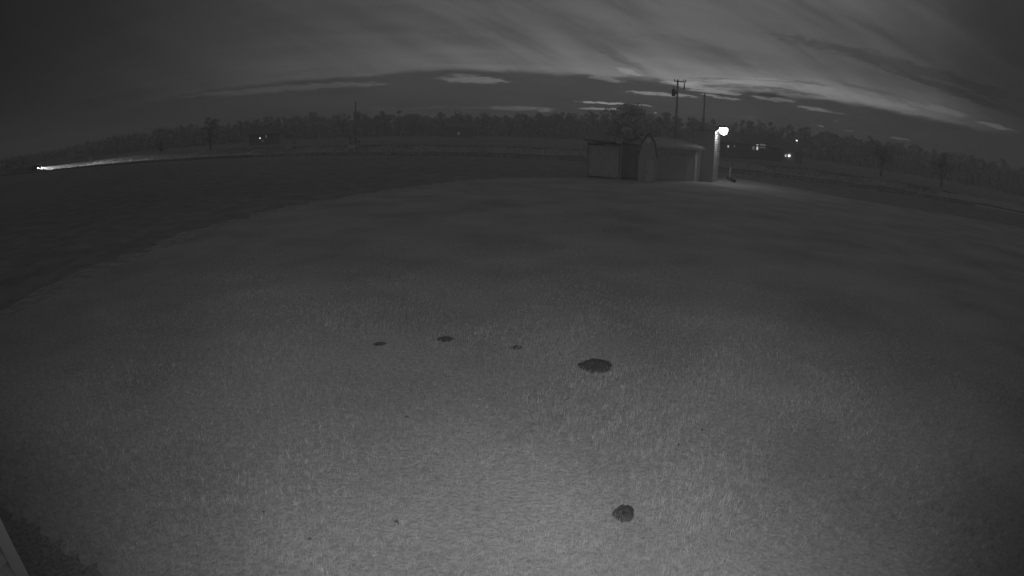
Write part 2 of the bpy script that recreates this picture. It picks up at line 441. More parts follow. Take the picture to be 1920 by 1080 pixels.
# ------------------------------------------------------------------ grass blades on the near lawn
def make_grass():
    A0, A1 = R(-74), R(76)
    D0, RN, RF = 4200.0, 5.0, 19.0
    n1 = int(D0 * (A1 - A0) / 2 * (RN ** 2 - 2.2 ** 2)); n2 = int(D0 * RN ** 2 * (A1 - A0) * math.log(RF / RN))
    r = np.concatenate([np.sqrt(rng.uniform(2.2 ** 2, RN ** 2, n1)), RN * np.exp(rng.uniform(0, math.log(RF / RN), n2))])
    a = rng.uniform(A0, A1, n1 + n2)
    x, y = r * np.sin(a), r * np.cos(a)
    # patchy growth
    g = (np.sin(x * 1.7 + 1.3 * np.sin(y * 1.1)) + np.sin(y * 2.3 + 1.7 * np.sin(x * .9 + 2)) + np.sin(x * 4.1 - y * 3.3) * .7) / 2.7
    jit = rng.normal(0, .07, x.size)
    keep = inside(LAWN, x + rng.normal(0, .32, x.size), y + rng.normal(0, .25, x.size)) & (rng.uniform(0, 1, x.size) < .78 + .3 * g)
    keep &= ~(inside(BED, x + jit, y + jit) & (rng.uniform(0, 1, x.size) > .012))
    for (cx, cy, ha, hb, yaw, leak) in HOLES:
        dx, dy = x - cx, y - cy; c, s = math.cos(-yaw), math.sin(-yaw)
        u, w = (c * dx - s * dy) / ha, (s * dx + c * dy) / hb
        t = np.arctan2(w, u)
        keep &= ~((u * u + w * w < (.90 + rng.normal(0, .18, x.size)) ** 2) & (rng.uniform(0, 1, x.size) > leak))
    x, y, r, g = x[keep], y[keep], r[keep], g[keep]; n = x.size
    cell = .055 + .004 * r                       # blades gather in small tufts that share height and lean
    band = np.floor(r / 2.0); cs = .063 + .008 * band
    ca, sa = np.cos(band * 1.7), np.sin(band * 1.7)
    qx = ca * x - sa * y + rng.normal(0, .25, n) * cs; qy = sa * x + ca * y + rng.normal(0, .25, n) * cs
    ix, iy = np.floor(qx / cs).astype(np.int64), np.floor(qy / cs).astype(np.int64)
    hsh = ((ix * 73856093) ^ (iy * 19349663) ^ (band.astype(np.int64) * 83492791)) & 0xFFFF
    T = rng.uniform(0, 1, (65536, 4)); tu = T[hsh]
    px_, py_ = (ix + tu[:, 0]) * cs, (iy + tu[:, 1]) * cs
    st_ = np.clip((9.5 - r) / 4.0, 0, 1)
    gx, gy = ca * px_ + sa * py_, -sa * px_ + ca * py_
    x = x + (gx - x) * .30 * st_; y = y + (gy - y) * .30 * st_
    tu = .5 + (tu - .5) * (.25 + .75 * st_)[:, None]
    fade = np.clip((RF - r) / 10.0, .25, 1)
    near_bed = (np.abs(y - (2.50 + .16 * np.maximum(0, -(x + 3.2)))) < .22) & (x < -1.5)
    h = rng.uniform(.022, .055, n) * (1 + .25 * g) * (.55 + .95 * tu[:, 2]) * fade * np.where(near_bed, rng.uniform(1.0, 3.2, n), 1)
    wid = rng.uniform(.0016, .0032, n) * (np.maximum(r, 4) / 4) ** .62
    flow = 1.6 * np.sin(x * .8 + np.sin(y * .6)) + 1.4 * np.sin(y * .9 + x * .4)
    az = .6 * flow + 2.6 * (tu[:, 3] - .5) + rng.normal(0, 1.2, n); lean = np.abs(rng.normal(.75, .5, n))
    dx, dy = np.cos(az), np.sin(az)
    z0 = -.003 + .012 * (1 + g) * fade
    sx, sy = -dy * wid / 2, dx * wid / 2
    l1 = lean * .8; l2 = np.minimum(lean * 1.5, 1.9)
    m_x, m_z = np.sin(l1) * h * .55, np.cos(l1) * h * .55
    t_x, t_z = m_x + np.sin(l2) * h * .6, np.maximum(m_z + np.cos(l2) * h * .6, .002)
    V = np.empty((n, 5, 3))
    V[:, 0] = np.stack([x - sx, y - sy, z0 - .01], 1); V[:, 1] = np.stack([x + sx, y + sy, z0 - .01], 1)
    V[:, 2] = np.stack([x + dx * m_x + sx * .8, y + dy * m_x + sy * .8, z0 + m_z], 1)
    V[:, 3] = np.stack([x + dx * m_x - sx * .8, y + dy * m_x - sy * .8, z0 + m_z], 1)
    V[:, 4] = np.stack([x + dx * t_x, y + dy * t_x, z0 + t_z], 1)
    base = (np.arange(n) * 5)[:, None]
    fl = np.concatenate([base + np.array([[0, 1, 2, 3]]), base + np.array([[3, 2, 4]])], 1).ravel()
    o = raw_mesh('lawn_grass', V.reshape(-1, 3), fl, np.tile([4, 3], n), M_BLADE)
    struct(o, 'stuff', 'short mown pale grass covering the lawn'); o['category'] = 'grass'
    print('grass blades', n)


make_grass()

# ------------------------------------------------------------------ road across the background
RD = Vector((1, -.26, 0)).normalized(); RN_ = Vector((-RD.y, RD.x, 0)); R0 = Vector((0, 73.5, 0))


def strip(name, s0, s1, z0, z1, m, t0=-420, t1=420, nseg=1, amp=0.0, parent=None):
    v = []; f = []
    for i in range(nseg + 1):
        t = t0 + (t1 - t0) * i / nseg
        for k, (s, z) in enumerate(((s0, z0), (s1, z1))):
            p = R0 + RD * t + RN_ * (s + random.uniform(-amp, amp) * 2)
            v.append((p.x, p.y, z + (random.uniform(-amp, amp) if amp else 0)))
        if i: f.append((2 * i - 2, 2 * i, 2 * i + 1, 2 * i - 1))
    return MB().add(v, f).build(name, m, parent)


road = strip('road', -3.1, 3.1, .05, .05, M_ASPHALT); struct(road)
for s in (-2.85, 2.85): strip('edge_line', s - .07, s + .07, .056, .056, M_PAINT, parent=road)
for i in range(-9, 14):
    t = -90 + i * 12.2
    strip('centre_dash', -.06, .06, .056, .056, M_PAINT, t, t + 3, parent=road)
for s0, s1, z0, z1 in ((-4.6, -3.1, -.05, .045), (3.1, 4.4, .045, .02)):
    sh = strip('gravel_shoulder', s0, s1, z0, z1, M_GRAVEL, nseg=220, amp=.03); struct(sh)
bank = strip('verge_bank', 4.4, 6.6, .0, .75, M_VERGE, nseg=420, amp=.14); struct(bank)
bank2 = strip('verge_top', 6.6, 16, .70, .1, M_VERGE, nseg=420, amp=.12); struct(bank2)


def verge_grass():
    n = 60000
    t = np.concatenate([rng.uniform(-150, -40, n // 2), rng.uniform(-190, 60, n - n // 2)]); rng.shuffle(t); s = np.concatenate([rng.uniform(4.5, 8.5, n * 2 // 3), rng.uniform(-6.0, -4.5, n - n * 2 // 3)])
    z = np.clip((s - 4.4) / 2.2, 0, 1) * .7 - .06
    x = R0.x + RD.x * t + RN_.x * s; y = R0.y + RD.y * t + RN_.y * s
    h = rng.uniform(.15, .55, n); w = rng.uniform(.03, .07, n); a = rng.uniform(0, 6.28, n); le = rng.normal(0, .15, n)
    V = np.empty((n, 3, 3))
    V[:, 0] = np.stack([x - np.cos(a) * w, y - np.sin(a) * w, z], 1); V[:, 1] = np.stack([x + np.cos(a) * w, y + np.sin(a) * w, z], 1)
    V[:, 2] = np.stack([x + le, y + rng.normal(0, .15, n), z + h], 1)
    o = raw_mesh('roadside_grass', V.reshape(-1, 3), np.arange(3 * n), np.full(n, 3), M_VERGE)
    struct(o, 'stuff', 'tall rough grass along the road verge'); o['category'] = 'grass'


verge_grass()

# ------------------------------------------------------------------ trees
def leaf_cloud(centres, radii, per, size, seed):
    g = np.random.default_rng(seed)
    P = []
    for c, r in zip(centres, radii):
        d = g.normal(0, 1, (per, 3)); d /= np.linalg.norm(d, axis=1)[:, None]
        P.append(np.array(c) + d * (np.array(r) * g.uniform(.35, 1.0, (per, 1)) ** .6))
    P = np.concatenate(P); n = len(P)
    u = g.normal(0, 1, (n, 3)); u /= np.linalg.norm(u, axis=1)[:, None]
    w = np.cross(u, g.normal(0, 1, (n, 3))); w /= np.linalg.norm(w, axis=1)[:, None]
    s = size * g.uniform(.5, 1.3, (n, 1))
    V = np.stack([P - u * s, P - w * s * .45, P + u * s, P + w * s * .45], 1)
    return V.reshape(-1, 3)


def quads(name, V, m, parent=None):
    n = len(V) // 4
    return raw_mesh(name, V, np.arange(4 * n), np.full(n, 4), m, parent)


def tree(name, base, height, spread, label, seed, m=M_LEAF, clumps=26, per=90, leaf=.22, trunk_h=.3, group=None):
    rr = random.Random(seed)
    t = thing(name, label, 'tree', base, 0, group)
    tr = MB(); tips = []
    th = height * trunk_h
    tr.tube([(0, 0, -.2), (.05, 0, th * .6), (0, .05, th), (.1, 0, height * .62), (.05, .05, height * .85)],
            [height * .035, height * .026, height * .022, height * .012, height * .004], 8)
    for i in range(9):
        a = i * 2.4 + rr.uniform(-.4, .4); z0 = th * rr.uniform(.8, 1.6); L = spread * rr.uniform(.6, .95); up = height * rr.uniform(.1, .4)
        p1 = (math.cos(a) * L * .5, math.sin(a) * L * .5, z0 + up * .6); p2 = (math.cos(a) * L, math.sin(a) * L, min(z0 + up, height * .92))
        tr.tube([(0, 0, z0), p1, p2], [height * .012, height * .008, height * .003], 6); tips += [p1, p2]
    tr.build('trunk', M_BARK, t, smooth=True)
    cs, rs = [], []
    for i in range(clumps):
        p = rr.choice(tips) if i % 2 else (0, 0, height * rr.uniform(.5, .95))
        q = (p[0] + rr.gauss(0, spread * .22), p[1] + rr.gauss(0, spread * .22), min(max(p[2] + rr.gauss(0, height * .1), th * .8), height * .97))
        cs.append(q); s = spread * rr.uniform(.16, .36); rs.append((s, s, s * .75))
    quads('crown', leaf_cloud(cs, rs, per, leaf, seed), m, t)
    return t


c = at(1180, 250, 62); tree('leafy_tree', (c.x, c.y, -.05), 6.3, 3.4, 'pale leafy tree standing behind the sheds', 17, clumps=64, per=110, leaf=.17)
c = at(302, 296, 128); tree('roadside_tree', (c.x, c.y, -.05), 5.2, 2.0, 'small leafy tree by the road lit by the headlights', 12, clumps=20, per=80, leaf=.2, trunk_h=.2)
c = at(657, 285, 87); tree('small_tree', (c.x, c.y, .3), 3.4, 1.5, 'low bushy tree at the foot of the lone roadside pole', 13, clumps=16, per=70, leaf=.15, trunk_h=.15)
c = at(552, 285, 96); tree('small_tree', (c.x, c.y, .3), 1.9, 1.0, 'low round bush on the verge left of the lone pole', 14, clumps=10, per=60, leaf=.12, trunk_h=.12)
for k, (px, d, h, s, lab) in enumerate(((1655, 150, 9, 3.4, 'broad dark tree right of the lit farmhouses'), (1770, 140, 8, 3.2, 'dark rounded tree near the right edge of the view'),
                                        (395, 175, 9.5, 3.6, 'tall dark tree left of the distant farmhouse'))):
    c = at(px, 290, d); tree('dark_tree', (c.x, c.y, -.05), h, s, lab, 30 + k, m=M_LEAFDARK, clumps=24, per=70, leaf=.3)


def far_woods():
    """the distant wood: one dark mass along the horizon"""
    g = random.Random(8); cs, rs = [], []; tv = MB()
    tops = [azel(*p) for p in ((20, 300), (170, 264), (300, 243), (480, 224), (600, 213), (760, 211), (900, 212), (1050, 210), (1200, 212), (1350, 222), (1480, 236), (1600, 252), (1700, 268), (1800, 287), (1900, 305))]
    ta = [p[0] for p in tops]; te = [p[1] for p in tops]
    for row, D in enumerate((300, 345, 400)):
        a = -72.0
        while a < 74:
            e = float(np.interp(a, ta, te)); H = CAM_H + D * math.tan(R(e)) * (1.0 if row else .93)
            H = max(H * g.uniform(.66, 1.10), 4.5); d = D + g.uniform(-14, 14)
            X, Y = d * math.sin(R(a)), d * math.cos(R(a)); w = g.uniform(3.2, 5.6)
            tv.tube([(X, Y, -.3), (X, Y, H * .5), (X + .3, Y, H * .8)], [.35, .25, .08], 5)
            for k in range(13):
                q = g.uniform(.02, .95); s = w * g.uniform(.35, .6) * (1.15 - .5 * q)
                cs.append((X + g.gauss(0, w * .42) * (1.1 - .6 * q), Y + g.gauss(0, w * .4), H * q)); rs.append((s, s, s * .85))
            a += math.degrees(w * .95 / D)
    V = leaf_cloud(cs, rs, 24, 1.0, 5)
    o = quads('distant_woods', V, M_LEAFDARK); struct(o, 'stuff', 'dark line of distant woods along the horizon'); o['category'] = 'woods'
    t = tv.build('trunk', M_BARK, o); struct(t, 'stuff'); print('wood quads', len(V) // 4)


far_woods()

# ------------------------------------------------------------------ sheds at the end of the lawn
A = at(1222, 300, 42.0); B = at(1312, 300, 45.0)
rz = math.atan2(B.y - A.y, B.x - A.x); W = (B - A).xy.length
GX = Vector((math.cos(rz), math.sin(rz), 0)); GY = Vector((-GX.y, GX.x, 0)); G0 = Vector((A.x, A.y, 0))


def lap_wall(mb, x0, x1, y, z0, z1, exp=.14, face=-1):
    """overlapping boards on a wall facing local -y"""
    z = z0
    while z < z1 - .01:
        zt = min(z + exp, z1)
        mb.add([(x0, y - .022, z), (x1, y - .022, z), (x1, y - .004, zt), (x0, y - .004, zt), (x0, y, z), (x1, y, z)], [(0, 1, 2, 3), (4, 5, 1, 0)])
        z += exp


g = thing('garage', 'low grey sided garage with wide door beside the lit lamp', 'garage', G0, rz)
m = MB(); m.box(0, W, .03, 3.2, -.06, 2.66); lap_wall(m, 0, .55, .03, 0, 2.66); lap_wall(m, W - .55, W, .03, 0, 2.66); lap_wall(m, .55, W - .55, .03, 2.2, 2.66)
m.prism([(.03, 2.66), (3.2, 2.66), (1.6, 3.1)], 'x', .0, W); m.build('wall', M_SIDINGD, g)
m = MB(); m.prism([(-.35, 2.60), (-.35, 2.68), (1.6, 3.24), (3.5, 2.68), (3.5, 2.60), (1.6, 3.14)], 'x', -.2, W + .12); m.build('roof', M_ROOF, g)
MB().box(-.2, W + .12, -.40, -.352, 2.52, 2.70).build('fascia', M_TRIM, g)
dr = MB().box(.62, W - .62, -.02, .02, .03, 2.12).build('garage_door', M_DOOR, g)
for k in range(4):
    for j in range(4):
        x0 = .70 + j * (W - 1.4) / 4; MB().box(x0, x0 + (W - 1.4) / 4 - .09, -.038, -.0215, .12 + k * .5, .50 + k * .5).build('panel', M_DOOR, dr, bevel=.006)
MB().box(W / 2 - .12, W / 2 + .12, -.05, -.022, .055, .075).build('handle', M_STEEL, dr)
for x0, x1, z0, z1 in ((.50, .60, 0, 2.2), (W - .60, W - .50, 0, 2.2), (.50, W - .50, 2.2, 2.32)): MB().box(x0, x1, -.045, .0, z0, z1).build('door_trim', M_TRIM, g)
MB().box(-.03, .07, -.03, .02, 0, 2.6).build('corner_board', M_TRIM, g)
MB().box(W - .07, W + .03, -.03, .02, 0, 2.6).build('corner_board', M_TRIM, g)

# tall narrow shed at its right end, turned away: the lamp rakes the pale lap siding of its right side
TC = at(1338, 300, 45.6); trz = R(-28.5); TW, TD, TH = 1.62, 2.9, 4.08
TGX = Vector((math.cos(trz), math.sin(trz), 0)); TGY = Vector((-TGX.y, TGX.x, 0)); T0 = Vector((TC.x, TC.y, 0))
t = thing('tall_shed', 'tall narrow shed with pale lap siding under the bright lamp', 'shed', T0, trz)
MB().box(-TW, -.02, .02, TD, -.06, TH).build('wall', M_SIDING, t)
EX = .195
bf = MB().add([(-TW, -.030, 0), (-.05, -.030, 0), (-.05, .012, EX), (-TW, .012, EX), (-TW, .019, 0), (-.05, .019, 0)], [(0, 1, 2, 3), (4, 5, 1, 0)]).build('siding_board', M_SIDING, t)
bs = MB().add([(.045, .05, 0), (.045, TD, 0), (-.014, TD, EX - .002), (-.014, .05, EX - .002), (-.019, .05, 0), (-.019, TD, 0)], [(0, 1, 2, 3), (4, 5, 1, 0), (1, 5, 2), (0, 3, 4)]).build('siding_board', M_SIDING, t)
for k in range(1, 21):
    for b0 in (bf, bs):
        b = b0.copy(); COL.objects.link(b); b.parent = t; b.location = (0, 0, k * EX - .02)
MB().box(-.055, .010, -.036, .052, -.05, TH - .02).build('corner_board', M_SIDING, t)
MB().prism([(-TW - .1, TH - .02), (.12, TH + .01), (.12, TH + .12), (-TW - .1, TH + .09)], 'y', -.1, TD + .1).build('roof', M_ROOF, t)
MB().box(-TW + .01, -.01, .001, TD - .01, -.058, -.003).build('foundation', M_BLACK, t)

# the lamp on the corner of the tall shed
LP = T0 + TGX * .86 + TGY * .42; LP = at(1357, 240, LP.xy.length)
lt = thing('yard_light', 'glaring lit lamp on a bracket at the corner of the tall shed', 'lamp', LP)
MB().lathe([(.0, .18), (.10, .17), (.24, .10), (.35, .02), (.35, .0), (.0, .0)], 16).build('housing', M_GALV, lt, smooth=True)
MB().lathe([(.0, -.54), (.14, -.52), (.26, -.42), (.33, -.26), (.34, -.10), (.30, -.004), (.0, -.004)], 18).build('lens', M_LAMP, lt, smooth=True)
cw = T0 + TGX * .02 + TGY * .42 + Vector((0, 0, TH - .3)) - LP
MB().tube([cw, cw * .6 + Vector((0, 0, .32)), cw * .25 + Vector((0, 0, .24)), (0, 0, .12)], .028, 8).build('bracket', M_STEEL, lt, smooth=True)
MB().tube([(0, 0, .14), (0, 0, .26)], .05, 8).build('photocell', M_BLACK, lt)

# little gambrel shed between
C = at(1214, 300, 40.2); rz2 = -math.atan2(C.x, C.y) * .8
s = thing('gambrel_shed', 'small pale shed with pointed barn roof and round gable vent', 'shed', (C.x, C.y, 0), rz2)
prof = [(-.62, 0), (.62, 0), (.66, 1.75), (.40, 2.86), (0, 3.42), (-.40, 2.86), (-.66, 1.75)]
MB().prism(prof, 'y', 0, 2.2).build('wall', M_GAMBREL, s)
for sx in (-1, 1):
    MB().prism([(sx * .72, 1.68), (sx * .44, 2.90), (0, 3.50), (0, 3.58), (sx * .50, 2.95), (sx * .79, 1.70)], 'y', -.10, 2.3).build('roof', M_ROOF, s)
v = MB().tube([(0, -.03, 2.98), (0, -.008, 2.98)], .19, 14).build('vent', M_PAINT, s)
for k in range(3): MB().box(-.10, .10, -.042, -.031, 2.90 + k * .07, 2.93 + k * .07).build('slat', M_GALV, v)
d_ = MB().box(-.05, .46, -.03, -.004, .02, 1.55).build('door', M_DARKWOOD, s)
MB().box(.0, .04, -.05, -.031, .75, .85).build('handle', M_STEEL, d_)

# dark lean-to on the left
C0 = at(1100, 300, 42.5); C1 = at(1166, 300, 41.0)
rz3 = math.atan2(C1.y - C0.y, C1.x - C0.x); W3 = (C1 - C0).xy.length
s = thing('lean_to', 'dark open wooden lean-to left of the pointed shed', 'shed', (C0.x, C0.y, 0), rz3)
MB().box(.05, W3 - .05, 2.3, 2.38, -.06, 2.5).build('back_wall', M_DARKWOOD, s)
MB().box(.0, .07, .1, 2.29, -.06, 2.5).build('side_wall', M_DARKWOOD, s)
for k in range(int((W3 - .3) / .235)):
    MB().box(.12 + k * .235, .12 + k * .235 + .22, .10, .13, .02, 2.35).build('plank', M_DARKWOOD, s)
for x0 in (.02, W3 - .14): MB().box(x0, x0 + .11, -.05, .06, -.06, 2.62).build('post', M_POLE, s)
MB().prism([(-.35, 2.66), (-.35, 2.78), (2.6, 2.56), (2.6, 2.46)], 'x', -.12, W3 + .12).build('roof', M_ROOF, s)
MB().box(W3 - .35, W3 + .10, -.40, -.36, 2.60, 2.76).build('end_board', M_TRIM, s)

# post, and a black pipe standing for a dark mark on the grass
P = gnd(1368, 337.5)
MB().prism([(-.06, -.1), (.06, -.1), (.06, 1.12), (0, 1.20), (-.06, 1.12)], 'x', -.06, .06).build('fence_post', M_POLE, loc=(P.x, P.y, 0), rz=.4)
tag(bpy.data.objects['fence_post'], 'short wooden post on the grass right of the lamp', 'post')
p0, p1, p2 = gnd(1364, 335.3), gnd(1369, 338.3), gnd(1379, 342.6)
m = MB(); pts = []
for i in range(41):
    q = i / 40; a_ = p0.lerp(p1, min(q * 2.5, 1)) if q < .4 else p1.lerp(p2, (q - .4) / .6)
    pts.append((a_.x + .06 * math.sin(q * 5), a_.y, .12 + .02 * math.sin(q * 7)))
m.tube(pts, [.11 + (.016 if i % 2 else 0) for i in range(41)], 10).build('corrugated_pipe', M_BLACK)
tag(bpy.data.objects['corrugated_pipe'], 'black corrugated pipe lying on the lawn below the lamp', 'pipe')

# ------------------------------------------------------------------ utility poles and roadside posts
def utility_pole(px, top_y, dist, label, transformer=False, arm=True, r=.15):
    T = at(px, top_y, dist); h = T.z
    o = thing('utility_pole', label, 'utility pole', (T.x, T.y, -.1), -math.atan2(T.x, T.y) + .12, 'utility poles')
    MB().tube([(0, 0, 0), (0, 0, h * .5), (0, 0, h + .1)], [r * 1.15, r, r * .8], 10).build('pole', M_POLE, o, smooth=True)
    if arm:
        ar = MB().box(-.55, 1.1, -.24, -.14, h - .25, h - .12).build('crossarm', M_POLE, o)
        for x0 in (-.45, .75, 1.02):
            MB().lathe([(.0, .26), (.05, .24), (.07, .16), (.04, .12), (.07, .06), (.03, .0), (0, 0)], 8, (x0, -.19, h - .118)).build('insulator', M_BLACK, ar)
    if transformer:
        tk = MB().lathe([(0, 0), (.24, .02), (.26, .1), (.26, .85), (.2, .95), (0, .97)], 14, (-.50, -.05, h - 2.2)).build('transformer', M_STEEL, o, smooth=True)
        MB().lathe([(.0, .4), (.04, .38), (.06, .2), (.03, .0)], 8, (-.52, -.05, h - 1.22)).build('bushing', M_BLACK, tk)
        MB().box(-.26, -.1, -.09, -.01, h - 1.9, h - 1.5).build('mounting_bracket', M_STEEL, o)
        cu = MB().tube([(.84, -.2, h - 1.15), (.86, -.2, h - .35)], [.10, .07], 8).build('fuse_cutout', M_BLACK, o)
    return o


utility_pole(1271, 149, 75, 'nearer utility pole with transformer can and crossarm behind the garage', True)
utility_pole(1321.5, 176, 96, 'farther plain utility pole left of the bright lamp', False, False, .16)
utility_pole(667, 190, 88, 'lone thin utility pole beside the road left of centre', False, False, .13)

T = at(1026, 241, 78)
o = thing('marker_post', 'slim upright post beside the road, tallest one left of the sheds', 'post', (T.x, T.y, 0), 0, 'roadside posts')
MB().tube([(0, 0, -.1), (0, 0, T.z)], .055, 8).build('pole', M_GALV, o); MB().box(-.02, .02, -.25, .25, T.z - .7, T.z - .02).build('sign_plate', M_GALV, o)
T = at(1021, 276, 72)
o = thing('mailbox', 'small mailbox on a short post next to the slim roadside post', 'mailbox', (T.x, T.y, 0), .2)
MB().box(-.05, .05, -.05, .05, -.1, T.z - .18).build('post', M_POLE, o)
MB().prism([(-.10, T.z - .18), (.10, T.z - .18), (.10, T.z - .04), (.06, T.z + .02), (-.06, T.z + .02), (-.10, T.z - .04)], 'y', -.28, .22).build('box', M_GALV, o)

T = at(170, 294, 122)
o = thing('road_sign', 'tiny bright roadside sign lit by the headlights', 'sign', (T.x, T.y, 0), .9)
MB().tube([(0, 0, -.1), (0, 0, T.z)], .04, 8).build('post', M_GALV, o)
MB().box(-.32, .32, -.06, -.045, T.z - .9, T.z).build('sign_face', M_PAINT, o)

T = at(1592, 287, 120); gz = at(1590, 307, 120).z
o = thing('rail_post', 'pale post with a low rail beyond the lawn on the right', 'post', (T.x, T.y, 0), -.5)
MB().box(-.06, .06, -.06, .06, -.1, T.z).build('post', M_TRIM, o); MB().box(-2.7, -.06, -.04, .04, gz - .05, gz + .1).build('rail', M_TRIM, o)
MB().box(-2.75, -2.6, -.06, .06, -.1, gz + .3).build('stub_post', M_TRIM, o)

# ------------------------------------------------------------------ distant farmhouses with lit windows
def house(px, d, w, dep, eave, ridge, label, rot=0.0, lights=(), chimney=True, shed=False):
    b = at(px, 290, d); o = thing('barn' if shed else 'farmhouse', label, 'barn' if shed else 'house', (b.x, b.y, 0), -math.atan2(b.x, b.y) + rot, None if shed else 'distant farmhouses')
    m = MB(); m.box(-w / 2, w / 2, 0, dep, -.2, eave); m.prism([(-.001, eave), (dep, eave), (dep / 2, ridge)], 'x', -w / 2, w / 2); m.build('wall', M_HOUSE, o)
    th = .16; rf = MB().prism([(-.4, eave - .15), (-.4, eave - .15 + th), (dep / 2, ridge + th + .05), (dep + .4, eave - .15 + th), (dep + .4, eave - .15), (dep / 2, ridge + .05)], 'x', -w / 2 - .4, w / 2 + .4).build('roof', M_HROOF, o)
    if chimney: MB().box(w * .2, w * .2 + .6, dep * .55, dep * .55 + .6, ridge - .5, ridge + .9).build('chimney', M_HOUSE, rf)
    for (qx, qy, ww, hh, mt, kind) in lights:
        # a window or lamp where the photograph shows a light on the front wall
        r_ = ray(qx, qy); rzv = o.rotation_euler.z
        nx, ny = math.sin(rzv), -math.cos(rzv)
        t_ = (b.x * nx + b.y * ny) / (r_.x * nx + r_.y * ny); p = r_ * t_ + Vector((0, 0, CAM_H)) - Vector((b.x, b.y, 0))
        lx = p.x * math.cos(rzv) + p.y * math.sin(rzv); lz = p.z
        if kind == 'lamp':
            MB().lathe([(0, -hh / 2), (ww / 2, -hh / 4), (ww / 2, hh / 4), (0, hh / 2)], 10, (lx, -.25, lz)).build('porch_lamp', mt, o)
            MB().box(lx - .03, lx + .03, -.25, -.002, lz + hh / 2, lz + hh / 2 + .06).build('lamp_arm', M_STEEL, o)
        else:
            wn = MB().box(lx - ww / 2, lx + ww / 2, -.05, -.005, lz - hh / 2, lz + hh / 2).build('window' if kind == 'window' else 'door', mt, o)
            fr = MB()
            for a0, a1, b0_, b1 in ((-ww / 2 - .1, -ww / 2, -hh / 2, hh / 2), (ww / 2, ww / 2 + .1, -hh / 2, hh / 2), (-ww / 2 - .1, ww / 2 + .1, hh / 2, hh / 2 + .1), (-ww / 2 - .1, ww / 2 + .1, -hh / 2 - .1, -hh / 2)):
                fr.box(lx + a0, lx + a1, -.08, -.003, lz + b0_, lz + b1)
            if kind == 'window': fr.box(lx - .03, lx + .03, -.08, -.051, lz - hh / 2, lz + hh / 2)
            fr.build('frame', M_HOUSE, wn)
    return o


house(1428, 150, 11, 8, 3.4, 6.2, 'distant house with a lit doorway and window right of the lamp', 0, [(1420, 276, .45, 1.4, M_WIN, 'door'), (1430, 274, 1.5, 1.0, M_WINDIM, 'window'), (1412, 277, .8, .9, M_WINDIM, 'window')])
house(1478, 165, 8, 7, 3.0, 5.2, 'distant house with the brightest porch lights on the right', .1, [(1479.5, 292, .7, .7, M_BULB, 'lamp'), (1473, 292, .4, .7, M_WIN, 'window'), (1461, 292, .9, .6, M_WINDIM, 'window')])
house(1374, 135, 9, 7, 3.6, 5.8, 'distant dark house with two tiny lit windows just right of the lamp', 0, [(1365.5, 274.5, .32, .45, M_WIN, 'window'), (1377, 274, .3, .5, M_WINDIM, 'window')])
house(496, 185, 10, 7, 3.4, 6.0, 'distant house with small lit windows left of the lone pole', 0, [(487.5, 259, .36, .36, M_BULB, 'window'), (492.5, 264.5, .4, .4, M_WINDIM, 'window'), (499, 256, .4, .9, M_WINDIM, 'window')])
house(860, 240, 12, 9, 4.2, 7.0, 'distant dark barn with one faint window near the centre', .15, [(860, 250, .5, .8, M_WINDIM, 'window')], chimney=False, shed=True)
T = at(1494, 263.5, 150)
o = thing('street_lamp', 'lone lit lamp on a pole above the bright porch lights', 'lamp', (T.x, T.y, 0), 0)
MB().tube([(0, 0.5, -.1), (0, 0.5, T.z + .2), (0, .4, T.z + .32), (0, 0, T.z + .25)], [.09, .07, .05, .04], 8).build('pole', M_POLE, o)
MB().lathe([(0, -.22), (.2, -.12), (.24, .08), (0, .16)], 12).build('lens', M_BULB, o, loc=(0, 0, T.z))

# ------------------------------------------------------------------ car approaching along the road
CP = at(75, 321, 146.0); tt = (CP - R0).dot(RD)
tt = None
for q in np.linspace(-260, -40, 2200):     # where the lane meets the surveyed bearing
    p = R0 + RD * float(q) + RN_ * -1.5
    if tt is None or abs(math.atan2(p.x, p.y) - math.atan2(CP.x, CP.y)) < best: best = abs(math.atan2(p.x, p.y) - math.atan2(CP.x, CP.y)); tt = float(q)
cp = R0 + RD * (tt - 2.0) + RN_ * -1.5
car = thing('car', 'car with glaring headlights on the road at far left', 'car', (cp.x, cp.y, .056), math.atan2(RD.y, RD.x))
side = [(-2.15, .45), (-2.2, .85), (-1.95, 1.0), (-1.2, 1.06), (.65, 1.02), (1.7, .92), (2.1, .72), (2.15, .42), (1.9, .26), (-1.95, .26)]
MB().prism(side, 'y', -.86, .86).build('body', M_CARPAINT, car, bevel=.07)
cab = MB().add([(-1.75, -.78, 1.02), (.85, -.78, 1.0), (.85, .78, 1.0), (-1.75, .78, 1.02), (-1.05, -.60, 1.46), (.10, -.60, 1.46), (.10, .60, 1.46), (-1.05, .60, 1.46)],
               [(3, 2, 1, 0), (4, 5, 6, 7), (0, 1, 5, 4), (1, 2, 6, 5), (2, 3, 7, 6), (3, 0, 4, 7)]).build('cabin', M_CARPAINT, car, bevel=.04)
for sy in (-1, 1):
    for x0, x1, xa, xb in ((-.05, .62, -.05, .02), (-1.25, -.12, -.98, -.12)):
        MB().add([(x0, sy * .772, 1.07), (x1, sy * .772, 1.07), (xb, sy * .635, 1.40), (xa, sy * .635, 1.40)], [(0, 1, 2, 3)]).build('side_window', M_GLASS, car)
MB().add([(.86, -.68, 1.04), (.86, .68, 1.04), (.14, .54, 1.43), (.14, -.54, 1.43)], [(0, 1, 2, 3)]).build('windscreen', M_GLASS, car)
for sx in (-1.35, 1.35):
    for sy in (-.80, .80):
        w_ = thing('wheel', '', ''); del w_['label']; del w_['category']; w_.parent = car; w_.location = (sx, sy, .33)
        MB().tube([(0, -.11, 0), (0, .11, 0)], .33, 20).build('tyre', M_RUBBER, w_)
        MB().tube([(0, -.118, 0), (0, .118, 0)], .20, 14).build('rim', M_GALV, w_)
